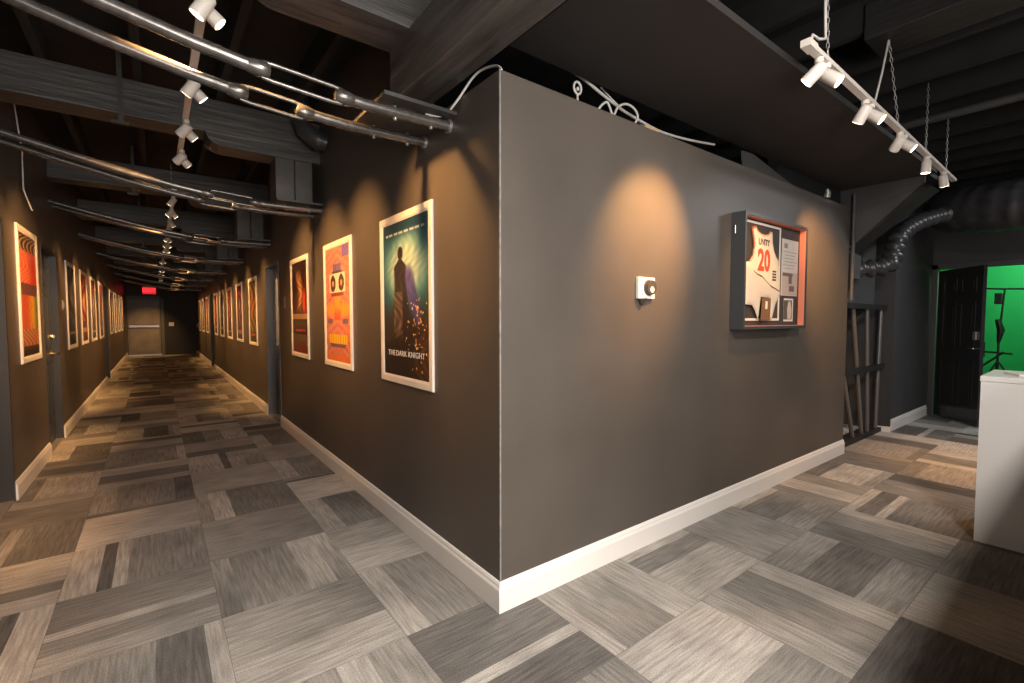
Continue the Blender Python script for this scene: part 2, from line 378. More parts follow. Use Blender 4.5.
# far steel door
d = struct(empty('door_6', (-1.60, FY, 0))); d['label'] = 'grey steel double-panel exit door at the end of the corridor'
MB().box(-0.60, -0.50, -0.03, 0, 0, 2.22).box(0.50, 0.60, -0.03, 0, 0, 2.22).box(-0.60, 0.60, -0.03, 0, 2.12, 2.22).build('door_frame', mat('far_frame', (0.10, 0.10, 0.10), 0.5), d)
lf = MB().box(-0.48, 0.48, -0.02, 0, 0.06, 2.11).build('door_leaf', FARD, d)
MB().box(-0.43, 0.43, -0.03, -0.02, 1.18, 2.04).build('door_panel', mat('steel_panel', (0.20, 0.185, 0.17), 0.5, noise=0.2, nscale=3), lf)
MB().box(-0.43, 0.43, -0.03, -0.02, 0.16, 1.02).build('door_panel', MATS['steel_panel'], lf)
MB().box(-0.44, 0.44, -0.09, -0.06, 1.06, 1.13).box(-0.44, -0.36, -0.07, -0.02, 1.05, 1.14).box(0.36, 0.44, -0.07, -0.02, 1.05, 1.14).build('push_bar', ALU, lf)
MB().box(-0.5, 0.5, -0.06, 0, 0, 0.05).build('threshold', ALU, d)
# exit sign, switch, pull station
ex = empty('exit_sign', (-1.42, FY, 2.30)); tag(ex, 'red glowing exit sign over the grey steel door', 'exit sign')
MB().box(-0.20, 0.20, -0.05, 0, 0, 0.26).build('sign_box', mat('sign_red_face', (0.35, 0.02, 0.02), 0.4, emit=(1, 0.02, 0.03), estr=0.55), ex)
text_mesh('lettering', 'EXIT', 0.19, Matrix.Translation((0, -0.053, 0.13)) @ Matrix.Rotation(PI / 2, 4, 'X'), REDG, ex, bold=0.004)
def wall_plate(name, loc, rz, w, h, lab, cat, m=WHITEP, toggle=True):
    e = empty(name, loc, rz); tag(e, lab, cat)
    MB().box(-w / 2, w / 2, -0.008, 0, -h / 2, h / 2).build('plate', m, e, bevel=0.002)
    if toggle: MB().box(-0.012, 0.012, -0.016, -0.008, -0.03, 0.03).build('toggle', m, e)
    return e
wall_plate('light_switch', (-0.78, FY, 1.17), 0, 0.16, 0.14, 'white light switch plate right of the far steel door', 'switch')
wall_plate('light_switch', (XL, 5.92, 1.53), PI / 2, 0.08, 0.12, 'small white switch beside the brass-handled door on the left wall', 'switch', m=mat('tan_plastic', (0.5, 0.4, 0.28), 0.4))
wall_plate('door_number_plate', (0, 4.47, 1.56), -PI / 2, 0.13, 0.14, 'small grey room plate between the glass door and the third poster', 'sign', m=mat('grey_plate', (0.14, 0.13, 0.13), 0.4), toggle=False)
pu = empty('fire_alarm_pull', (0, 19.2, 1.12), -PI / 2); tag(pu, 'red fire alarm pull station at the far end of the right wall', 'alarm')
MB().box(-0.06, 0.06, -0.05, 0, -0.09, 0.09).build('housing', REDP, pu, bevel=0.006); MB().box(-0.045, 0.045, -0.062, -0.05, -0.03, 0.01).build('pull_bar', WHITEP, pu)

# ------------------------------------------------------------------ posters
def grid_print(name, w, h, nu, nv, fn, parent, xo, m=PRINT):
    # print in the local yz plane (facing -x), u along +y, v along +z
    vs = [(xo, -w / 2 + w * i / nu, -h / 2 + h * j / nv) for j in range(nv + 1) for i in range(nu + 1)]
    fs = []; cols = []
    for j in range(nv):
        for i in range(nu):
            a = j * (nu + 1) + i; fs.append((a, a + nu + 1, a + nu + 2, a + 1))
            c = lin(tuple(max(0, min(255, q)) for q in fn((i + .5) / nu, (j + .5) / nv))); cols += [c] * 4
    me = bpy.data.meshes.new(name); me.from_pydata(vs, [], fs); color_attr(me, cols); me.materials.append(m); me.update()
    o = bpy.data.objects.new(name, me); COL.objects.link(o); o.parent = parent; return o
def mix(a, b, t): t = max(0, min(1, t)); return tuple(a[i] + (b[i] - a[i]) * t for i in range(3))
def sm(a, b, x): t = max(0, min(1, (x - a) / (b - a))); return t * t * (3 - 2 * t)
# u runs away from the viewer's right: on the right wall u=0 is the right side of the picture (near the corner)
prnd = random.Random(3)
sparks = [(prnd.gauss(0.80, 0.12), prnd.uniform(0.05, 0.50), prnd.uniform(0.004, 0.009)) for _ in range(75)]
def p_teal(u, v):
    s = 1 - u
    g = math.exp(-(((s - 0.52) / 0.62) ** 2 + ((v - 0.70) / 0.29) ** 2)); n = 0.5 + 0.5 * math.sin(41 * s + 9 * math.sin(13 * v)) * math.sin(37 * v + 5 * s)
    c = mix((22, 34, 42), (60, 140, 150), g * 1.25); c = mix(c, (216, 226, 200), sm(0.40, 0.92, g) * (0.6 + 0.4 * n))
    c = mix(c, (34, 62, 80), sm(0.88, 0.97, v))
    c = mix(c, (40, 30, 26), sm(0.50, 0.28, v) * 0.9)
    c = mix(c, (215, 222, 220), (1 if 0.915 < v < 0.932 and (int(s * 34) % 4) and 0.08 < s < 0.92 else 0) * 0.85)
    wv = 0.03 * math.sin(17 * v + 6 * s)
    hd = ((s - 0.41) / 0.060) ** 2 + ((v - 0.795) / 0.042) ** 2
    hw = 0.03 + 0.11 * sm(0.765, 0.70, v) + 0.05 * sm(0.7, 0.3, v)
    bd = sm(1.12, 0.85, abs(s - 0.41 + 0.4 * wv) / hw) * sm(0.77, 0.755, v) * sm(0.22, 0.34, v)
    c = mix(c, (46, 36, 40), max(bd, sm(1.2, 0.8, hd)) * (0.8 + 0.2 * n))
    q = (0.60 - v) * 0.42 + 0.64; a2 = ((s - q + wv) / 0.13) ** 2 + ((v - 0.52) / 0.20) ** 2
    c = mix(c, (86, 74, 140), sm(1.2, 0.5, a2) * (0.7 + 0.3 * n))
    if 0.22 < v < 0.55 and abs(s - 0.36) < 0.10: c = mix(c, (190, 156, 120), 0.6 * n * sm(0.22, 0.3, v))
    c = mix(c, (200, 110, 48), 0.4 * sm(0.5, 0.9, s) * sm(0.55, 0.2, v) * n)
    for (su, sv, r) in sparks:
        if (s - su) ** 2 + (v - sv) ** 2 * 2.2 < r * r * 1.6: c = (248, 196, 120)
    return c
def p_orange(u, v):
    s = 1 - u; x = abs(s - 0.5); n = 0.5 + 0.5 * math.sin(60 * math.hypot(x, (v - 0.45) * 1.4) + 3 * math.sin(30 * x))
    c = mix((222, 112, 66), (140, 78, 122), 0.75 * n); c = mix(c, (228, 170, 140), 0.35 * (0.5 + 0.5 * math.sin(90 * v + 20 * x)))
    if v > 0.90 and s > 0.7: c = (96, 80, 160)
    if 0.79 < v < 0.85 and x < 0.17: c = (92, 84, 134)
    if 0.77 < v < 0.79 and x < 0.20: c = (52, 40, 40)
    if 0.60 < v < 0.77 and x < 0.33: c = (226, 214, 196)
    e = ((x - 0.17) / 0.115) ** 2 + ((v - 0.685) / 0.072) ** 2
    if e < 1: c = (40, 26, 26)
    if e < 0.14: c = (196, 142, 104)
    if 0.575 < v < 0.60 and x < 0.26: c = (120, 44, 36)
    if 0.36 < v < 0.56 and x < 0.13: c = mix((236, 150, 40), (222, 66, 30), sm(0.50, 0.38, v))
    for cx in (0.2, 0.8):
        if ((s - cx) / 0.17) ** 2 + ((v - 0.46) / 0.07) ** 2 < 1: c = mix((244, 170, 40), (230, 120, 40), n)
    if 0.33 < v < 0.38 and 0.2 < x < 0.42: c = (88, 78, 110)
    if 0.16 < v < 0.235 and x < 0.38: c = mix((238, 190, 30), (150, 96, 10), 0.5 if int(s * 30) % 3 == 0 else 0)
    elif 0.12 < v < 0.17 and x < 0.40 - (0.17 - v) * 3: c = (92, 60, 100)
    if v < 0.06: c = mix(c, (232, 110, 30), 0.7)
    return mix(c, (206, 150, 128), 0.30 * (0.5 + 0.5 * math.sin(55 * s + 6 * math.sin(40 * v))))
def p_flame(u, v):
    s = 1 - u; n = 0.5 + 0.5 * math.sin(23 * s + 7 * math.sin(17 * v))
    c = mix((26, 14, 12), (58, 26, 16), n)
    f = math.exp(-((s - 0.50 - 0.08 * math.sin(12 * v)) / 0.15) ** 2) * sm(0.40, 0.55, v) * sm(0.95, 0.80, v)
    c = mix(c, (232, 164, 104), f * (0.55 + 0.45 * n))
    g = math.exp(-((s - 0.80) / 0.10) ** 2) * sm(0.38, 0.5, v) * sm(0.75, 0.6, v); c = mix(c, (226, 74, 26), g)
    if 0.37 < v < 0.43: c = mix(c, (216, 180, 130), 0.7)
    if 0.28 < v < 0.37 and 0.15 < s < 0.9: c = mix(c, (90, 80, 50), 0.8 if int(s * 16 + v * 30) % 2 else 0.2)
    if 0.23 < v < 0.27 and 0.2 < s < 0.85: c = (168, 44, 34)
    if v < 0.21: c = mix((92, 78, 62), (108, 40, 22), sm(0.16, 0.05, v))
    return c
def p_red(u, v):
    s = u; n = 0.5 + 0.5 * math.sin(31 * s + 11 * math.sin(19 * v) + 24 * v)
    c = mix((60, 40, 30), (100, 52, 34), n)
    if v > 0.80: c = mix((44, 30, 26), (200, 160, 110), sm(0.55, 0.9, n))
    if 0.58 < v < 0.86: c = mix((214, 66, 40), (238, 150, 110), n * sm(0.2, 0.6, s))
    if 0.48 < v < 0.60: c = mix((70, 78, 96), (150, 60, 50), n)
    if 0.22 < v < 0.50: c = mix((238, 182, 52), (198, 66, 24), sm(0.35, 0.85, s + 0.2 * n)); c = mix(c, (104, 128, 40), sm(0.35, 0.05, s))
    if 0.08 < v < 0.22: c = mix((216, 170, 120), (150, 40, 30), n)
    if v < 0.06: c = (40, 28, 24)
    return c
def p_generic(seed):
    r = random.Random(seed); pal = [[(30, 24, 26), (150, 60, 36), (220, 160, 90)], [(24, 30, 40), (90, 100, 110), (214, 190, 150)], [(60, 26, 20), (200, 70, 34), (240, 190, 110)],
        [(20, 20, 20), (120, 84, 50), (226, 200, 160)], [(40, 40, 30), (160, 130, 60), (210, 90, 50)], [(30, 20, 30), (110, 60, 90), (220, 150, 120)]][seed % 6]
    a, b_, c_ = r.uniform(6, 16), r.uniform(6, 16), r.uniform(0, 6); cut = r.uniform(0.15, 0.3)
    def f(u, v):
        n = 0.5 + 0.5 * math.sin(a * u + c_ + 4 * math.sin(b_ * v)); c = mix(pal[0], pal[1], n)
        c = mix(c, pal[2], math.exp(-(((u - 0.5) / 0.22) ** 2 + ((v - 0.6) / 0.2) ** 2)) * (0.4 + 0.6 * n))
        if v < cut: c = mix(c, pal[0], 0.7)
        if cut * 0.5 < v < cut * 0.72 and 0.15 < u < 0.85: c = mix(c, pal[2], 0.8)
        return c
    return f
FW, FH, FT = 0.754, 1.074, 0.014
def frame_mesh():
    pr = [(0, 0), (0, FT * 0.8), (0.004, FT), (0.036, FT), (0.050, FT * 0.6), (0.050, 0)]   # (inset, height above wall)
    cs = [(-1, -1), (1, -1), (1, 1), (-1, 1)]; b = MB(); n = len(pr); vs = []
    for sx, sz in cs: vs += [(-hh, sx * (FW / 2 - ii), sz * (FH / 2 - ii)) for ii, hh in pr]
    fs = [(k * n + q, k * n + (q + 1) % n, ((k + 1) % 4) * n + (q + 1) % n, ((k + 1) % 4) * n + q) for k in range(4) for q in range(n)]
    return b.add(vs, fs)
fm = None
def poster(loc, side, fn, lab, res, k=1.0):
    # side 'R': hangs on x=0 facing -x; 'L': on left wall facing +x
    global fm
    e = empty('framed_poster', loc, 0 if side == 'R' else PI); tag(e, lab, 'poster', 'framed posters on the corridor walls')
    if fm is None: o = frame_mesh().build('frame', FRAME, e); fm = o.data
    else: o = bpy.data.objects.new('frame', fm); COL.objects.link(o); o.parent = e
    MB().box(-0.004, 0, -FW / 2 + .02, FW / 2 - .02, -FH / 2 + .02, FH / 2 - .02).build('backing', DARKB, e)
    grid_print('print', FW - 0.096, FH - 0.096, res, int(res * 1.5), fn, e, -0.0065)
    e.scale = (1, k, k)
    return e
ZR = 1.486; ZLf = 1.535
e = poster((0, 1.007, ZR), 'R', p_teal, 'white-framed teal and violet movie poster with orange sparks, nearest the wall corner', 90)
RY = Matrix(((0, 0, -1, 0), (-1, 0, 0, 0), (0, 1, 0, 0), (0, 0, 0, 1)))     # text x -> -y, text y -> z, text z -> -x
for wd, yo in (('THE', 0.205), ('DARK', 0.055), ('KNIGHT', -0.160)):
    text_mesh('title_word', wd, 0.058, Matrix.Translation((-0.0072, yo, -0.345)) @ RY @ Matrix.Diagonal((1.05, 0.85, 1, 1)), mat('title_ink', (0.75, 0.76, 0.74), 0.5), e, ext=0.0004)
poster((0, 2.364, ZR), 'R', p_orange, 'white-framed orange poster with two dark oval shapes and a yellow band', 64)
poster((0, 3.69, ZR), 'R', p_flame, 'white-framed dark poster with a pale flame shape, beside the glass door', 48)
ordn = ['first', 'second', 'third', 'fourth', 'fifth', 'sixth', 'seventh', 'eighth']
for k, y in enumerate((6.75, 8.25, 9.75, 11.2, 12.6)):
    poster((0, y, ZR), 'R', p_generic(k + 10), '%s white-framed poster past the glass door on the right corridor wall' % ordn[k], 20)
for k, y in enumerate((15.1, 16.7, 18.2)):
    poster((0, y, ZR), 'R', p_generic(k + 20), '%s white-framed poster past the far dark door on the right corridor wall' % ordn[k], 14)
poster((XL, 4.075, 1.565), 'L', p_red, 'white-framed red and yellow poster on the left wall between two dark doors', 48, 1.06)
for k, y in enumerate((6.62, 7.97, 9.30, 10.70)):
    poster((XL, y, ZLf), 'L', p_generic(k + 31), '%s white-framed poster past the brass-handled door on the left wall' % ordn[k], 20, 1.03)
for k, y in enumerate((13.35, 14.85, 16.35, 17.85)):
    poster((XL, y, ZLf), 'L', p_generic(k + 41), '%s white-framed poster past the far dark door on the left wall' % ordn[k], 14)

# ------------------------------------------------------------------ shadow box with jersey
def P2(poly, y0, y1, name, m, parent): return MB().prism(poly, 'y', y0, y1).build(name, m, parent)
sb = empty('shadow_box', (2.522, -0.001, 1.698)); tag(sb, 'black shadow box with a framed white and orange basketball jersey on the front wall', 'shadow box')
SW, SH, SD = 0.515, 0.410, 0.100
SBK = mat('shadowbox_black', (0.040, 0.043, 0.046), 0.4); CORAL = mat('coral_mat', (0.70, 0.22, 0.13), 0.6); MATB = mat('brown_black_mat', (0.035, 0.026, 0.022), 0.7)
t = 0.022
MB().box(-SW, -SW + t, -SD, 0, -SH, SH).build('side_panel', SBK, sb); MB().box(SW - t, SW, -SD, 0, -SH, SH).build('side_panel', SBK, sb)
MB().box(-SW + t, SW - t, -SD, 0, SH - t, SH).build('side_panel', SBK, sb); MB().box(-SW + t, SW - t, -SD, 0, -SH, -SH + t).build('side_panel', SBK, sb)
BP = -0.048
MB().box(-SW + t, SW - t, BP, 0, -SH + t, SH - t).build('back_panel', MATB, sb)
lt = 0.003
for bx in ((SW - t - lt, SW - t, -SD + .006, BP, -SH + t, SH - t), (-SW + t, -SW + t + lt, -SD + .006, BP, -SH + t, SH - t), (-SW + t + lt, SW - t - lt, -SD + .006, BP, SH - t - lt, SH - t), (-SW + t + lt, SW - t - lt, -SD + .006, BP, -SH + t, -SH + t + lt)):
    MB().box(*bx).build('lining', CORAL, sb)
CREAM = mat('cream_paper', (0.52, 0.46, 0.41), 0.7); WHT = mat('white_mat_edge', (0.62, 0.57, 0.52), 0.6)
jx0, jx1, jz0, jz1 = -0.43, 0.138, -0.348, 0.372; e_ = 0.017
for bx in ((jx0, jx1, BP - .004, BP, jz1 - e_, jz1), (jx1 - e_, jx1, BP - .004, BP, jz0 + e_, jz1 - e_), (jx0, jx1, BP - .004, BP, jz0, jz0 + e_), (jx0, jx0 + e_, BP - .004, BP, jz0 + e_, jz1 - e_)):
    MB().box(*bx).build('mat_border', WHT, sb)
def cloth(name, poly, y, m, puff, parent, fn, nu=84, nv=84):
    xs = [p[0] for p in poly]; zs = [p[1] for p in poly]; x0, x1, z0, z1 = min(xs), max(xs), min(zs), max(zs)
    bm = bmesh.new(); vv = [bm.verts.new((x, y, z)) for x, z in poly]; bm.faces.new(vv)
    for k in range(1, nu): bmesh.ops.bisect_plane(bm, geom=bm.verts[:] + bm.edges[:] + bm.faces[:], plane_co=(x0 + (x1 - x0) * k / nu, 0, 0), plane_no=(1, 0, 0))
    for k in range(1, nv): bmesh.ops.bisect_plane(bm, geom=bm.verts[:] + bm.edges[:] + bm.faces[:], plane_co=(0, 0, z0 + (z1 - z0) * k / nv), plane_no=(0, 0, 1))
    segs = list(zip(poly, poly[1:] + poly[:1]))
    def dist(x, z):
        d = 9
        for (ax, az), (bx, bz) in segs:
            l2 = (bx - ax) ** 2 + (bz - az) ** 2; tt = max(0, min(1, ((x - ax) * (bx - ax) + (z - az) * (bz - az)) / l2)) if l2 else 0
            d = min(d, math.hypot(x - ax - tt * (bx - ax), z - az - tt * (bz - az)))
        return d
    for v in bm.verts:
        d = dist(v.co.x, v.co.z); v.co.y -= puff * (1 - math.exp(-d / 0.015)) + 0.0015 * math.sin(34 * v.co.x + 8 * v.co.z) * min(1, d / 0.02)
    me = bpy.data.meshes.new(name); bm.normal_update(); bm.to_mesh(me); bm.free()
    cols = []
    for p in me.polygons:
        c = fn(p.center.x, p.center.z, dist(p.center.x, p.center.z)); p.use_smooth = True; cols += [lin(c)] * p.loop_total
    color_attr(me, cols); me.materials.append(m); o = bpy.data.objects.new(name, me); COL.objects.link(o); o.parent = parent
    md = o.modifiers.new('thick', 'SOLIDIFY'); md.thickness = 0.003; md.offset = -1
    return o
jp = [(-0.345, 0.318), (-0.31, 0.338), (-0.268, 0.345), (-0.245, 0.315), (-0.20, 0.298), (-0.14, 0.294), (-0.09, 0.304), (-0.055, 0.330), (-0.012, 0.325), (-0.004, 0.24), (0.02, 0.185), (0.055, 0.145), (0.108, 0.115),
      (0.112, -0.13), (0.05, -0.20), (-0.42, -0.12), (-0.42, 0.06), (-0.37, 0.08), (-0.325, 0.125), (-0.302, 0.19), (-0.318, 0.25)]
def jc(x, z, d):
    if d < 0.009 and z > 0.07: return (96, 60, 44)
    if d < 0.020 and z > 0.07: return (196, 84, 50) if x < -0.25 and z > 0.2 else (190, 150, 120)
    return (204, 190, 168)
cloth('jersey', jp, BP - 0.004, CLOTH, 0.008, sb, jc)
sp = [(-0.425, 0.03), (-0.33, 0.022), (-0.26, -0.005), (-0.189, -0.017), (-0.057, -0.079), (0.10, -0.117), (0.116, -0.14), (0.035, -0.228), (-0.017, -0.340), (-0.067, -0.340), (-0.056, -0.245), (-0.066, -0.178), (-0.197, -0.172), (-0.235, -0.340), (-0.276, -0.278), (-0.324, -0.235), (-0.425, -0.233)]
def scol(x, z, d):
    if d < 0.014 and z > -0.125 and x > -0.32: return (66, 40, 30)
    return (186, 176, 162)
cloth('folded_shorts', sp, BP - 0.015, CLOTH, 0.010, sb, scol)
INK = mat('brown_ink', (0.07, 0.025, 0.015), 0.7); ORNG = mat('orange_ink', (0.55, 0.055, 0.015), 0.7); DARKINK = mat('dark_ink', (0.05, 0.035, 0.03), 0.7)
RX = Matrix.Rotation(PI / 2, 4, 'X'); JY = BP - 0.0155
text_mesh('jersey_name', 'UNITY', 0.064, Matrix.Translation((-0.158, JY, 0.228)) @ RX @ Matrix.Diagonal((0.92, 1, 1, 1)), INK, sb, bold=0.0015)
text_mesh('jersey_number', '20', 0.215, Matrix.Translation((-0.155, JY, 0.090)) @ RX @ Matrix.Diagonal((0.88, 1, 1, 1)), ORNG, sb, bold=0.008)
for k in range(4): MB().box(-0.015, 0.045, JY - .001, JY + .001, -0.045 + 0.021 * k, -0.031 + 0.021 * k).build('jersey_patch', DARKINK, sb)
P2([(-0.222, -0.345), (-0.078, -0.345), (-0.072, -0.180), (-0.202, -0.180)], BP - .034, BP - .030, 'tag_card', mat('tag_brown', (0.16, 0.075, 0.03), 0.6), sb)
P2([(-0.160, -0.262), (-0.130, -0.262), (-0.127, -0.205), (-0.157, -0.205)], BP - .036, BP - .034, 'tag_emblem', WHT, sb)
def quad(name, x0, x1, z0, z1, k, m): return MB().box(x0, x1, BP - .004 - .001 * k, BP - .001 * k, z0, z1).build(name, m, sb)
quad('certificate', 0.165, 0.455, -0.150, 0.295, 0, CREAM)
GI = mat('grey_ink', (0.22, 0.17, 0.15), 0.7)
quad('certificate_seal', 0.20, 0.26, 0.225, 0.262, 1, GI)
for k in range(6): quad('certificate_line', 0.19 + 0.02 * (k % 2), 0.43 - 0.03 * (k % 3), 0.195 - 0.026 * k, 0.199 - 0.026 * k, 1, GI)
quad('certificate_photo', 0.17, 0.45, -0.145, 0.035, 1, mat('photo_tan', (0.42, 0.32, 0.26), 0.6))
PB = mat('photo_brown', (0.14, 0.08, 0.07), 0.6)
for x0, x1, z0, z1 in ((0.18, 0.36, 0.005, 0.030), (0.29, 0.345, -0.055, 0.005), (0.30, 0.39, -0.115, -0.07)): quad('photo_figure', x0, x1, z0, z1, 2, PB)
quad('small_photo', 0.225, 0.385, -0.355, -0.172, 0, WHT)
quad('photo_image', 0.225, 0.365, -0.340, -0.185, 1, mat('photo_dark', (0.10, 0.075, 0.06), 0.5))
P2([(0.285, -0.335), (0.34, -0.335), (0.348, -0.26), (0.328, -0.195), (0.298, -0.195), (0.278, -0.26)], BP - .0075, BP - .005, 'photo_subject', mat('photo_light', (0.5, 0.4, 0.33), 0.5), sb)
MB().tube([(-SW - 0.004, -0.03, 0.26), (-SW - 0.004, -0.03, 0.32)], 0.006, 8).build('hinge', CHROME, sb)

# ------------------------------------------------------------------ thermostat
th = empty('thermostat', (1.035, 0, 1.541)); tag(th, 'small white square thermostat with a dark round dial on the front wall', 'thermostat')
MB().box(-0.075, 0.075, -0.022, 0, -0.062, 0.062).build('plate', WHITEP, th, bevel=0.004)
MB().tube([(0.018, -0.022, 0.003), (0.018, -0.046, 0.003)], [0.048, 0.042], 24).build('dial', mat('dial_grey', (0.06, 0.055, 0.05), 0.25), th)
MB().tube([(0.018, -0.0462, -0.010), (0.018, -0.0480, -0.010)], [0.018, 0.017], 16).build('dial_face', WHITEP, th)
MB().tube([(-0.03, -0.012, -0.060), (-0.03, -0.012, -0.095)], [0.030, 0.012], 14).build('sensor_bulb', mat('dial_grey2', (0.05, 0.045, 0.04), 0.4), th)

# ------------------------------------------------------------------ trussed girders
def rod_pts(y):
    xs = [XL, -1.75, -1.37, -1.10, -0.92, -0.75, -0.45, 0.0]; zs = [2.615, 2.53, 2.447, 2.400, 2.376, 2.360, 2.346, 2.354]
    return [Vector((x, y, z)) for x, z in zip(xs, zs)]
def rod_at(x):
    P = rod_pts(0)
    for a, c in zip(P, P[1:]):
        if a.x <= x <= c.x:
            t = (x - a.x) / (c.x - a.x); return a.z + (c.z - a.z) * t
def build_truss(y, lab, xt=(-0.98, -0.62), near=False):
    tr = empty('roof_truss', (0, y, 0)); tag(tr, lab, 'roof truss', 'roof trusses across the corridor')
    MB().box(XL, 0.0, -0.13, 0.13, 2.872, 3.135).build('beam', TIMBER_X, tr, bevel=0.006)
    # bolster with a rounded end
    pr = [(0.0, 2.872), (-0.88, 2.872)] + [(-0.76 - 0.12 * math.cos(a), 2.872 - 0.095 * math.sin(a)) for a in [PI / 2 * k / 6 for k in range(1, 7)]] + [(0.0, 2.777)]
    MB().prism(pr, 'y', -0.128, 0.128).build('bolster', TIMBER_X, tr)
    if not near:
        MB().box(-0.375, -0.222, -0.125, 0.125, 2.385, 2.777).build('post', TIMBER, tr, bevel=0.006)
        MB().box(-0.215, -0.070, -0.120, 0.120, 2.385, 2.777).build('post', TIMBER, tr, bevel=0.006)
    MB().box(-0.385, -0.005, -0.22, 0.22, 2.384, 2.402).build('bearing_plate', PLATE, tr)
    for s in (-1, 1):
        yy = s * 0.14; P = rod_pts(yy); x0, x1 = (-0.87, -0.55) if s < 0 else (-0.91, -0.65)
        A = [p for p in P if p.x < x0] + [Vector((x0, yy, rod_at(x0)))]; B = [Vector((x1, yy, rod_at(x1)))] + [p for p in P if p.x > x1]
        rd = MB().tube(A, 0.025, 12).tube(B, 0.025, 12)
        o = rd.build('tie_rod', STEEL, tr)
        a, c = Vector((x0, yy, rod_at(x0))), Vector((x1, yy, rod_at(x1))); dr = (c - a).normalized(); sd = Vector((-dr.z, 0, dr.x))
        tb = MB()
        tb.tube([a - dr * 0.05, a - dr * 0.02, a + dr * 0.015, a + dr * 0.03], [0.027, 0.033, 0.034, 0.024], 10).tube([c + dr * 0.05, c + dr * 0.02, c - dr * 0.015, c - dr * 0.03], [0.027, 0.033, 0.034, 0.024], 10)
        for q in (-1, 1): tb.tube([a + sd * q * 0.030, a + dr * 0.04 + sd * q * 0.034, c - dr * 0.04 + sd * q * 0.034, c + sd * q * 0.030], 0.0095, 8)
        tb.build('turnbuckle', STEEL, o)
        MB().tube([(-0.018, yy, 2.354), (-0.002, yy, 2.354)], 0.036, 6).build('nut', CHAIN if near else STEEL, o)
        for bx in (-0.30, -0.11): MB().tube([(bx, yy, rod_at(bx) - 0.036), (bx, yy, rod_at(bx) + 0.03)], 0.008, 6).build('bolt', CHAIN if near else STEEL, o)
    if not near:
        MB().box(-1.42, -1.39, -0.15, -0.135, 2.80, 3.35).box(-1.46, -1.36, -0.16, -0.12, 2.79, 2.81).build('hanger_strap', PLATE, tr)
    return tr
TY = [0.58, 2.95, 5.4, 7.85, 10.3, 12.75, 15.2, 17.65]
tl = ['nearest black roof truss with turnbuckle rods beside the block corner', 'second black roof truss with two tie rods above the orange poster'] + ['black roof truss, %s from the camera, crossing the corridor' % q for q in ('third', 'fourth', 'fifth', 'sixth', 'seventh', 'eighth')]
for k, y in enumerate(TY): build_truss(y, tl[k], near=(k == 0))
# longitudinal timber over the block corner
tb = MB().box(-0.215, -0.035, YB, 0.70, 2.50, 2.785).build('ceiling_beam', TIMBER_Y, None, bevel=0.008); tag(tb, 'large dark painted timber beam running over the block corner toward the viewer', 'beam')
# vent elbow high on the corridor wall
vp = MB().tube([(-0.20, 2.72, 3.34), (-0.20, 2.70, 3.12), (-0.17, 2.66, 3.00), (-0.10, 2.62, 2.93), (0.0, 2.60, 2.90)], 0.075, 14).tube([(-0.075, 2.612, 2.92), (-0.045, 2.606, 2.908)], 0.083, 14).build('vent_pipe', FLEX); tag(vp, 'dark round vent elbow where the truss meets the corridor wall', 'pipe')
# wire hanging on the left wall
wv = MB().tube([(XL + .02, 3.75, 3.1), (XL + .03, 3.9, 2.75), (XL + .02, 3.95, 2.45), (XL + .05, 4.05, 2.3)], 0.006, 6).build('dangling_wire', CORD); tag(wv, 'thin loose wire hanging down the upper left wall', 'wire')

# ------------------------------------------------------------------ soffit box above the front wall, cables in the gap
so = MB().box(0.10, WX - 0.1, -0.66, 0.06, 2.625, 2.66).build('soffit_board', SOFFIT); tag(so, 'flat black board hung above the front wall', 'board')
def cable(name, pts, r, lab, m=CORD):
    # smooth curve through points
    P = [Vector(p) for p in pts]; out = []
    for i in range(len(P) - 1):
        p0, p1, p2, p3 = P[max(i - 1, 0)], P[i], P[i + 1], P[min(i + 2, len(P) - 1)]
        for k in range(6):
            t = k / 6; out.append(0.5 * ((2 * p1) + (-p0 + p2) * t + (2 * p0 - 5 * p1 + 4 * p2 - p3) * t * t + (-p0 + 3 * p1 - 3 * p2 + p3) * t ** 3))
    out.append(P[-1]); o = MB().tube(out, r, 8).build(name, m); tag(o, lab, 'cable'); return o
cable('cable', [(0.12, 0.09, 2.69), (0.39, 0.09, 2.67), (0.60, 0.09, 2.645), (0.76, 0.09, 2.605), (0.93, 0.09, 2.565), (1.11, 0.09, 2.542), (1.31, 0.09, 2.528), (1.58, 0.09, 2.545), (1.92, 0.09, 2.585)], 0.008, 'long pale cable sagging along the top of the front wall')
cable('cable', [(0.78, 0.115, 2.655), (0.92, 0.115, 2.60), (1.10, 0.115, 2.55), (1.25, 0.11, 2.522), (1.38, 0.10, 2.50)], 0.004, 'thin pale cable under the long one above the front wall', CORD)
cable('cable', [(0.66, 0.03, 2.468), (0.69, 0.02, 2.505), (0.725, 0.02, 2.525), (0.75, 0.02, 2.50), (0.765, 0.02, 2.475), (0.785, 0.02, 2.478), (0.815, 0.02, 2.524), (0.88, 0.02, 2.558), (0.951, 0.02, 2.552), (0.985, 0.02, 2.515), (0.965, 0.03, 2.468)], 0.0065, 'coiled white cable loops resting on the front wall top')
hk = MB(); hk.tube([(0.502 + 0.026 * math.cos(a), 0.02, 2.535 + 0.030 * math.sin(a)) for a in [2 * PI * k / 20 for k in range(20)]], 0.006, 8, closed=True).tube([(0.502, 0.02, 2.505), (0.502, 0.02, 2.455)], 0.006, 8).tube([(0.502, 0.015, 2.53), (0.502, 0.025, 2.53)], 0.010, 8)
hk = hk.build('ring_hook', CORD); tag(hk, 'small white ring hook standing on the front wall top', 'hook')
wo = MB().box(1.03, 1.16, 0.0, 0.08, ZW, ZW + 0.014).build('wood_offcut', mat('raw_wood', (0.50, 0.36, 0.20), 0.6)); tag(wo, 'pale wood offcut lying on the front wall top', 'wood')
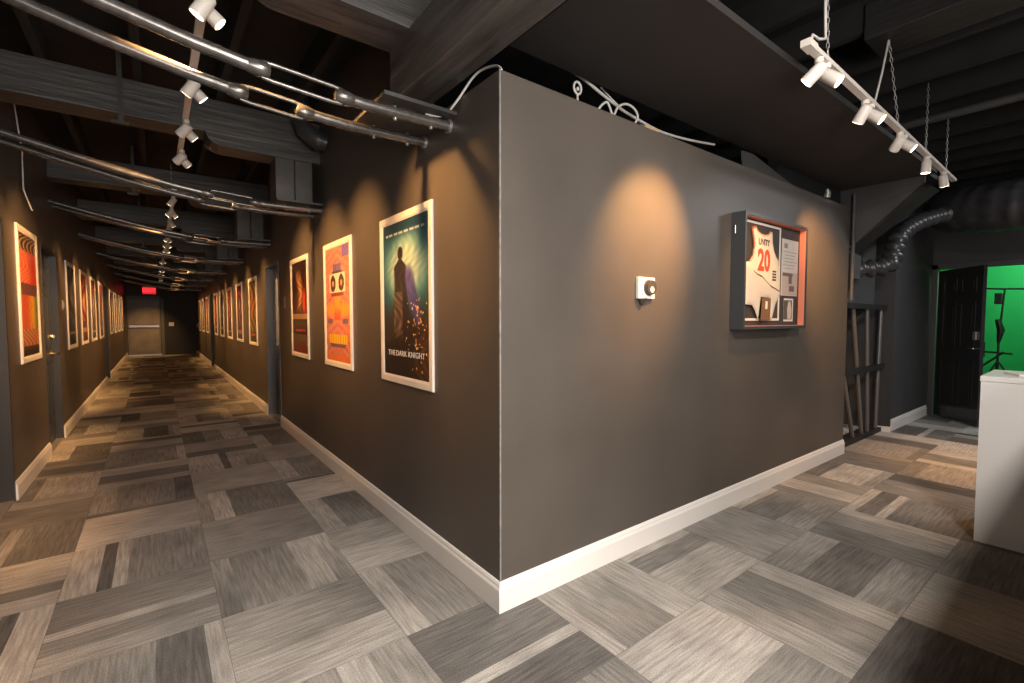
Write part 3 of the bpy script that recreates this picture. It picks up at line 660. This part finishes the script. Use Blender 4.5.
cable('cable', [(-0.14, 0.44, 2.385), (-0.05, 0.42, 2.392), (-0.02, 0.34, 2.44), (0.02, 0.26, 2.53), (0.04, 0.20, 2.555), (0.05, 0.10, 2.535), (0.03, 0.03, 2.485), (0.02, 0.02, 2.465)], 0.006, 'pale cable bending from the tie rod up to the block corner')
cb = MB().prism([(2.16, 2.463), (2.135, 2.565), (2.30, 2.575), (2.95, 2.465)], 'y', 0.0, 0.012).build('sheet_flap', GREYP); tag(cb, 'grey sheet flap sloping along the front wall top', 'panel')
lb = MB().tube([(3.62, -0.02, 2.46), (3.62, -0.03, 2.50), (3.60, -0.03, 2.53)], [0.030, 0.026, 0.012], 12).build('bare_bulb', CHAIN); tag(lb, 'small silver bulb fitting at the right end of the front wall top', 'fitting')

# ------------------------------------------------------------------ track lights
def spot(name, loc, aim, watts, ang, parent=None):
    d = bpy.data.lights.new(name, 'SPOT'); d.energy = watts; d.color = WARM; d.spot_size = math.radians(ang); d.spot_blend = 1.0; d.shadow_soft_size = 0.045
    o = bpy.data.objects.new(name, d); COL.objects.link(o); o.location = loc
    o.rotation_euler = (Vector(aim) - Vector(loc)).to_track_quat('-Z', 'Y').to_euler(); return o
def head(track, base, aim, watts, ang=62):
    base = Vector(base); dr = (Vector(aim) - base - Vector((0, 0, -0.06))).normalized()
    piv = base + Vector((0, 0, -0.052))
    a = piv - dr * 0.028 ; c = piv + dr * 0.070
    h = MB().tube([a, a + dr * 0.008, c], [0.022, 0.029, 0.032], 18, caps=True).build('spot_head', WHITEM, track)
    MB().tube([base + Vector((0, 0, 0.0)), base + Vector((0, 0, -0.022))], 0.020, 12).tube([base + Vector((0, 0, -0.022)), piv], 0.009, 8).build('swivel', WHITEM, h)
    MB().disc(c + dr * 0.0015, dr, 0.0275, 18).build('lens', LENS, h)
    spot('track_spot_light', c + dr * 0.012, c + dr, watts, ang)
def track(name, p0, p1, lab):
    e = empty(name, (0, 0, 0)); tag(e, lab, 'track light')
    p0, p1 = Vector(p0), Vector(p1); d = (p1 - p0); L = d.length; d.normalize(); s = d.cross(Vector((0, 0, 1)))
    MB().obox((p0 + p1) / 2, d * L / 2, s * 0.018, Vector((0, 0, 0.011))).obox(p0, d * 0.045, s * 0.021, Vector((0, 0, 0.016))).build('rail', WHITEM, e)
    return e
def chain(parent, a, c, n=None, r=0.0022):
    a, c = Vector(a), Vector(c); L = (c - a).length; n = n or int(L / 0.028); d = (c - a).normalized()
    u = Vector((1, 0, 0)) if abs(d.x) < 0.8 else Vector((0, 1, 0)); u = (u - d * u.dot(d)).normalized(); w = d.cross(u); b = MB()
    for k in range(n):
        m = a + d * (k + .5) * L / n; q = u if k % 2 else w
        b.tube([m + d * (0.017 * math.cos(t)) + q * (0.0065 * math.sin(t)) for t in [2 * PI * j / 8 for j in range(8)]], r, 4, closed=True)
    b.build('chain', CHAIN, parent)
# front wall track (along x)
TZ = 2.615; ty = lambda x: -0.785 + (x - 1.19) * 0.0226
tf = track('track_light', (1.19, ty(1.19), TZ), (4.55, ty(4.55), TZ), 'white track light hung on chains in front of the jersey wall')
for x, aims in ((1.36, ((1.10, 0, 1.80, 1.15), (1.75, -2.2, 1.3, .12))), (2.06, ((2.30, 0.0, 1.45, .27), (2.45, -2.2, 1.3, .12))), (2.79, ((3.52, 0, 1.80, 1.15), (3.2, -2.2, 1.3, .12)))):
    for q, am in enumerate(aims): head(tf, (x - 0.045 + 0.09 * q, ty(x), TZ - 0.012), am[:3], SPOT_R * am[3], 54)
head(tf, (3.50, ty(3.5), TZ - .012), (3.55, -0.55, 0), SPOT_R * 0.35, 60)
head(tf, (4.10, ty(4.1), TZ - .012), (4.9, -0.95, 0), SPOT_R * 0.9, 56)
chain(tf, (1.42, ty(1.42), TZ + .01), (1.38, ty(1.4), 3.14)); chain(tf, (2.70, ty(2.7), TZ + .01), (2.42, ty(2.5), 3.10)); chain(tf, (3.46, ty(3.46), TZ + .01), (3.46, ty(3.46), 3.14)); chain(tf, (4.2, ty(4.2), TZ + .01), (4.2, ty(4.2), 3.14))
MB().tube([(2.17, ty(2.17), TZ + .01), (2.30, ty(2.3), 2.85), (2.42, ty(2.42), 3.10)], 0.006, 6).build('cord', CORD, tf)
MB().tube([(1.20, ty(1.2), TZ + .01), (1.22, ty(1.2), TZ + .06), (1.30, ty(1.3), TZ + .07), (1.38, ty(1.38), TZ + .10), (1.37, ty(1.38), 2.85), (1.36, ty(1.38), 3.14)], 0.007, 6).build('cord', CORD, tf)
# corridor tracks (along y)
CX, CZ = -1.035, 2.745
t1 = track('track_light', (CX, 0.30, CZ), (CX - 0.01, 3.35, CZ), 'nearer white track light with paired spots along the corridor ceiling')
for y, ar, al in ((0.68, (0, 0.62, 1.75), (XL, 1.1, 0.9)), (1.55, (0, 1.75, 1.7), (XL, 2.2, 1.0)), (2.30, (0, 2.55, 1.7), (XL, 3.4, 1.5)), (3.02, (0, 3.55, 1.7), (XL, 4.1, 1.6))):
    head(t1, (CX, y + 0.03, CZ - .012), ar, SPOT_C * 0.85, 62); head(t1, (CX, y - 0.03, CZ - .012), al, SPOT_C * 0.8, 60)
for y in (0.9, 2.9): chain(t1, (CX, y, CZ + .01), (CX, y, 3.14))
t2 = track('track_light', (CX - 0.01, 4.55, CZ), (CX - 0.03, 10.6, CZ), 'second white track light further down the corridor')
for k, y in enumerate((4.8, 5.5, 6.2, 7.0, 7.8, 8.6, 9.4, 10.2)):
    if k: head(t2, (CX - .015, y + 0.03, CZ - .012), (0, y + 0.25, 1.5 if k % 2 else 1.0), SPOT_C * 0.75, 58)
    if k != 2: head(t2, (CX - .015, y - 0.03, CZ - .012), (XL, y + 0.3, 1.5 if k % 2 else 1.0), SPOT_C * 0.75, 58)
t3 = track('track_light', (CX - 0.04, 11.3, CZ), (CX - 0.06, 18.6, CZ), 'farthest white track light near the exit door')
for k, y in enumerate((11.6, 12.8, 14.0, 15.2, 16.4, 17.6)):
    head(t3, (CX - .05, y + 0.03, CZ - .012), (0, y + 0.3, 1.35), SPOT_C * 0.8, 60); head(t3, (CX - .05, y - 0.03, CZ - .012), (XL, y + 0.3, 1.35), SPOT_C * 0.8, 60)
head(t3, (CX - .06, 18.4, CZ - .012), (-1.5, FY - .3, 0.5), SPOT_C * 0.8, 60)  # extra head added to brighten the exit door and floor
for y in (5.0, 8.0): chain(t2, (CX - .02, y, CZ + .01), (CX - .02, y, 3.14))

# ------------------------------------------------------------------ right side: beams, pipe, ducts, alcove
rb = MB().box(2.30, 2.62, YB, -0.66, 3.08, 3.30).build('ceiling_beam', mat('black_timber', (0.022, 0.021, 0.021), 0.5, noise=0.3, nscale=6, bump=0.4, bscale=12, stretch=(3, .25, 3)), None, bevel=0.008); tag(rb, 'dark painted ceiling beam above the jersey-wall track light', 'beam')
pp = MB().tube([(4.18, -0.1, 3.10), (4.19, YB, 3.10)], 0.035, 12).build('ceiling_pipe', GREYP); tag(pp, 'dark straight pipe under the ceiling right of the track light', 'pipe')
def ripple(pts, r, step=0.045, amp=0.014):
    P = [Vector(p) for p in pts]; out = []
    for i in range(len(P) - 1):
        p0, p1, p2, p3 = P[max(i - 1, 0)], P[i], P[i + 1], P[min(i + 2, len(P) - 1)]; L = (p2 - p1).length; n = max(2, int(L / (step / 2)))
        for k in range(n):
            t = k / n; out.append(0.5 * ((2 * p1) + (-p0 + p2) * t + (2 * p0 - 5 * p1 + 4 * p2 - p3) * t * t + (-p0 + 3 * p1 - 3 * p2 + p3) * t ** 3))
    out.append(P[-1]); return out, [r + amp * (0, 1, 0, -1)[k % 4] for k in range(len(out))]
p, r = ripple([(6.75, -0.32, 2.74), (6.55, -0.45, 2.68), (6.4, -0.9, 2.62), (6.35, -1.6, 2.58), (6.3, -2.4, 2.6)], 0.27, 0.07, 0.007)
fd = MB().tube(p, r, 22).build('flexible_duct', FLEX); tag(fd, 'large dark flexible duct across the right side above the panelled door', 'duct')
p, r = ripple([(4.705, 0.16, 1.90), (4.85, 0.02, 1.90), (5.06, -0.11, 1.94), (5.20, -0.13, 2.06), (5.30, -0.13, 2.22), (5.5, -0.15, 2.36), (5.9, -0.20, 2.50), (6.25, -0.33, 2.60)], 0.075, 0.055, 0.024)
fd = MB().tube(p, r, 16).build('flexible_duct', FLEX); tag(fd, 'smaller crinkled duct bending out of the alcove', 'duct')
fd = MB().box(4.42, 4.70, 0.02, 0.5, 1.78, 2.03).build('duct_collar', GREYP); tag(fd, 'grey square duct collar at the top of the alcove', 'duct')
# sloping bulkhead in the plane facing the corridor
bk = empty('bulkhead', (WX + 0.04, 0, 0)); tag(bk, 'grey triangular bulkhead beside the right end of the front wall', 'bulkhead')
MB().prism([(0.10, 2.10), (0.10, 2.66), (-0.55, 2.66), (-0.55, 2.60), (-0.02, 2.10)], 'x', 0, 0.03).build('panel', GREYP, bk)
MB().add([(0.0, -0.02, 2.10), (0.0, -0.55, 2.60), (0.30, -0.55, 2.60), (0.30, -0.02, 2.10), (0.0, 0.03, 2.05), (0, -0.60, 2.56), (0.30, -0.60, 2.56), (0.30, 0.03, 2.05)], [(0, 1, 2, 3), (4, 7, 6, 5), (0, 4, 5, 1), (3, 2, 6, 7), (1, 5, 6, 2), (0, 3, 7, 4)]).build('sloping_underside', BLKP, bk)
MB().box(0, 0.30, -0.58, 0.1, 2.66, 2.70).build('top_board', BLKP, bk)
hp = empty('hanging_panel', (0, 0, 0)); tag(hp, 'dark grey boxed panel at the top of the alcove above the poles', 'panel')
MB().box(4.33, 4.72, 0.22, 0.26, 1.50, 1.77).build('panel', GREYP, hp); MB().box(4.82, 5.84, 0.20, 0.24, 1.50, 2.6).build('panel', GREYP, hp)
cd = MB().tube([(WX + .015, -0.025, 2.60), (WX + .015, -0.025, 1.55)], 0.016, 10).build('conduit', GREYP); tag(cd, 'thin grey conduit down the right end of the front wall', 'conduit')
rk = empty('pole_rack', (4.3, 0.1, 0)); tag(rk, 'dark rack of leaning metal poles in the alcove', 'rack')
for (x0, z0, x1, z1) in ((4.50, 0.90, 4.90, 0.03), (4.77, 1.52, 5.18, 0.03), (5.22, 1.52, 5.37, 0.03), (5.72, 1.52, 5.66, 0.03)):
    MB().tube([(x0 - 4.3, 0, z0), (x1 - 4.3, 0, z1)], 0.022, 10).build('pole', POLE, rk)
MB().box(0.18, 1.44, -0.05, -0.026, 0.765, 0.83).build('rail', BLKP, rk); MB().box(0.18, 1.48, -0.05, -0.026, 1.475, 1.53).build('rail', BLKP, rk); MB().box(0.18, 1.44, -0.04, 0.10, 0, 0.05).build('foot_rail', BLKP, rk)
rg = MB().add([(5.76, -0.02, 0.0), (5.85, -0.02, 0.0), (5.85, -0.02, 0.03), (5.80, -0.02, 0.06), (5.76, 0.12, 0.0), (5.85, 0.12, 0.0), (5.85, 0.12, 0.03), (5.80, 0.12, 0.05)], [(0, 1, 2, 3), (4, 7, 6, 5), (0, 4, 5, 1), (1, 5, 6, 2), (2, 6, 7, 3), (3, 7, 4, 0)]).build('crumpled_rag', WHT); tag(rg, 'small pale crumpled rag on the floor by the pier', 'rag')

# ------------------------------------------------------------------ six-panel door and green room
dd = struct(empty('door_7', (XF - 0.02, -0.09, 0), math.atan2(-0.545, -0.62))); dd['label'] = 'black six-panel door standing ajar before the green room'
DW = 0.80; BD = mat('black_door_paint', (0.030, 0.030, 0.032), 0.22)
lf = MB().box(0, DW, -0.02, 0.02, 0.012, 2.03).build('door_leaf', BD, dd)
for xa, xb in ((0.10, 0.36), (0.44, 0.70)):
    for za, zb in ((0.22, 0.84), (0.98, 1.58), (1.70, 1.90)):
        for s in (-1, 1):
            b = MB(); e2 = 0.022; ya, yb = s * 0.018, s * 0.027
            b.box(xa, xb, ya, yb, za, za + e2).box(xa, xb, ya, yb, zb - e2, zb).box(xa, xa + e2, ya, yb, za, zb).box(xb - e2, xb, ya, yb, za, zb).box(xa + .05, xb - .05, ya, s * .024, za + .05, zb - .05)
            b.build('door_panel', BD, lf)
b = MB()
for s in (-1, 1): b.tube([(DW - 0.07, 0, 0.99), (DW - 0.07, s * 0.05, 0.99)], 0.012, 10).tube([(DW - 0.07, s * 0.05, 0.99), (DW - 0.16, s * 0.055, 0.99)], 0.010, 10)
b.build('lever_handle', CHROME, lf)
MB().box(DW - 0.10, DW - 0.05, 0.02, 0.045, 1.10, 1.20).box(DW - 0.10, DW - 0.05, -0.045, -0.02, 1.10, 1.20).build('keypad_lock', ALU, lf, bevel=0.004)
struct(MB().box(XF - 0.02, XF, -0.06, 0.02, 0, 2.12).box(XF - 0.02, XF, -1.02, -0.94, 0, 2.12).box(XF - 0.02, XF, -1.02, 0.02, 2.06, 2.12).build('trim_1', mat('dark_trim', (0.06, 0.06, 0.06), 0.4)))
g = MB(); g.box(9.6, 9.68, -2.6, 1.6, -0.02, 2.9).box(XF + 0.12, 9.6, 1.5, 1.6, -0.02, 2.9).box(XF + 0.12, 9.6, -2.7, -2.6, -0.02, 2.9)
struct(g.build('wall_green', GREEN)); struct(MB().box(XF + .12, 9.7, -2.7, 1.6, 2.9, 3.0).build('ceiling_green', GREEN))
d = bpy.data.lights.new('green_room_lamp', 'POINT'); d.energy = 75; d.shadow_soft_size = 0.2; d.color = (1, 1, 0.95); o = bpy.data.objects.new('green_room_lamp', d); o.location = (8.5, -1.3, 2.55); COL.objects.link(o)
ST = mat('stand_black', (0.012, 0.012, 0.012), 0.4)
ls = empty('light_stand', (8.6, -0.56, 0)); tag(ls, 'black boom stand in front of the green wall', 'stand')
MB().tube([(0, 0, 0.35), (0, 0, 1.1), (0.0, -0.04, 1.80)], [0.016, 0.014, 0.010], 10).build('pole', ST, ls)
for a in (0.3, 2.4, 4.5): MB().tube([(0, 0, 0.75), (0.45 * math.cos(a), 0.45 * math.sin(a), 0.012)], 0.012, 8).build('leg', ST, ls)
MB().tube([(0, 0.35, 1.83), (0, -0.04, 1.80), (0, -0.9, 1.77)], 0.013, 8).build('boom_arm', ST, ls)
MB().box(-0.04, 0.04, -0.02, 0.06, 1.58, 1.74).build('lamp_head', ST, ls, bevel=0.01); MB().tube([(0, 0.02, 1.36), (0, -0.02, 1.20), (0, 0.0, 1.02)], [0.03, 0.045, 0.02], 10).build('clamp', ST, ls)
MB().tube([(0, 0.2, 0.88), (0, -0.15, 0.86)], 0.014, 8).tube([(0, 0.2, 0.62), (0, -0.06, 0.88)], 0.014, 8).tube([(0, 0.15, 1.02), (0, 0.15, 0.80)], 0.014, 8).build('side_arm', ST, ls)

# ------------------------------------------------------------------ white counter
ct = empty('reception_counter', (2.735, -1.190, 0), math.radians(-89)); tag(ct, 'white reception counter end at the right edge of the picture', 'counter')
# local x runs along the front face (toward the right of the picture), local y into the counter
MB().box(0, 1.9, 0.0, 0.55, 0.0, 0.985).build('body', COUNTER, ct); MB().box(-0.004, 1.9, -0.004, 0.56, 0.985, 1.018).build('top', COUNTER, ct, bevel=0.003)
MB().box(0.03, 0.06, -0.006, 0.0, 0.0, 0.012).build('foot', WHITEP, ct)
MB().box(0.47, 1.05, -2.35, -0.001, 0.0, 1.20).build('added_shade_wing', mat('dark_brown_wood', (0.055, 0.032, 0.020), 0.45, noise=0.3, nscale=6, stretch=(1, 8, 8)), ct)  # unseen wing added to throw shade on the floor before the counter
pa = empty('paper_stack', (2.98, -1.40, 1.019), math.radians(-60)); tag(pa, 'low stack of white papers on the counter top', 'papers')
MB().box(-0.12, 0.12, -0.08, 0.08, 0, 0.012).build('sheets', WHITEP, pa)

# ------------------------------------------------------------------ unseen housings added for the overhead fill lights
for x, y, lab in ((-0.2, -2.55, 'added unseen fill lamp nearest the timber beam'), (5.6, -2.3, 'added unseen fill lamp near the green room')):
    l = empty('added_fill_lamp', (x, y, 3.09)); tag(l, lab, 'ceiling lamp', 'added fill lamps')
    MB().box(-0.62, 0.62, -0.32, 0.32, 0.0, 0.06).build('housing', WHITEM, l)
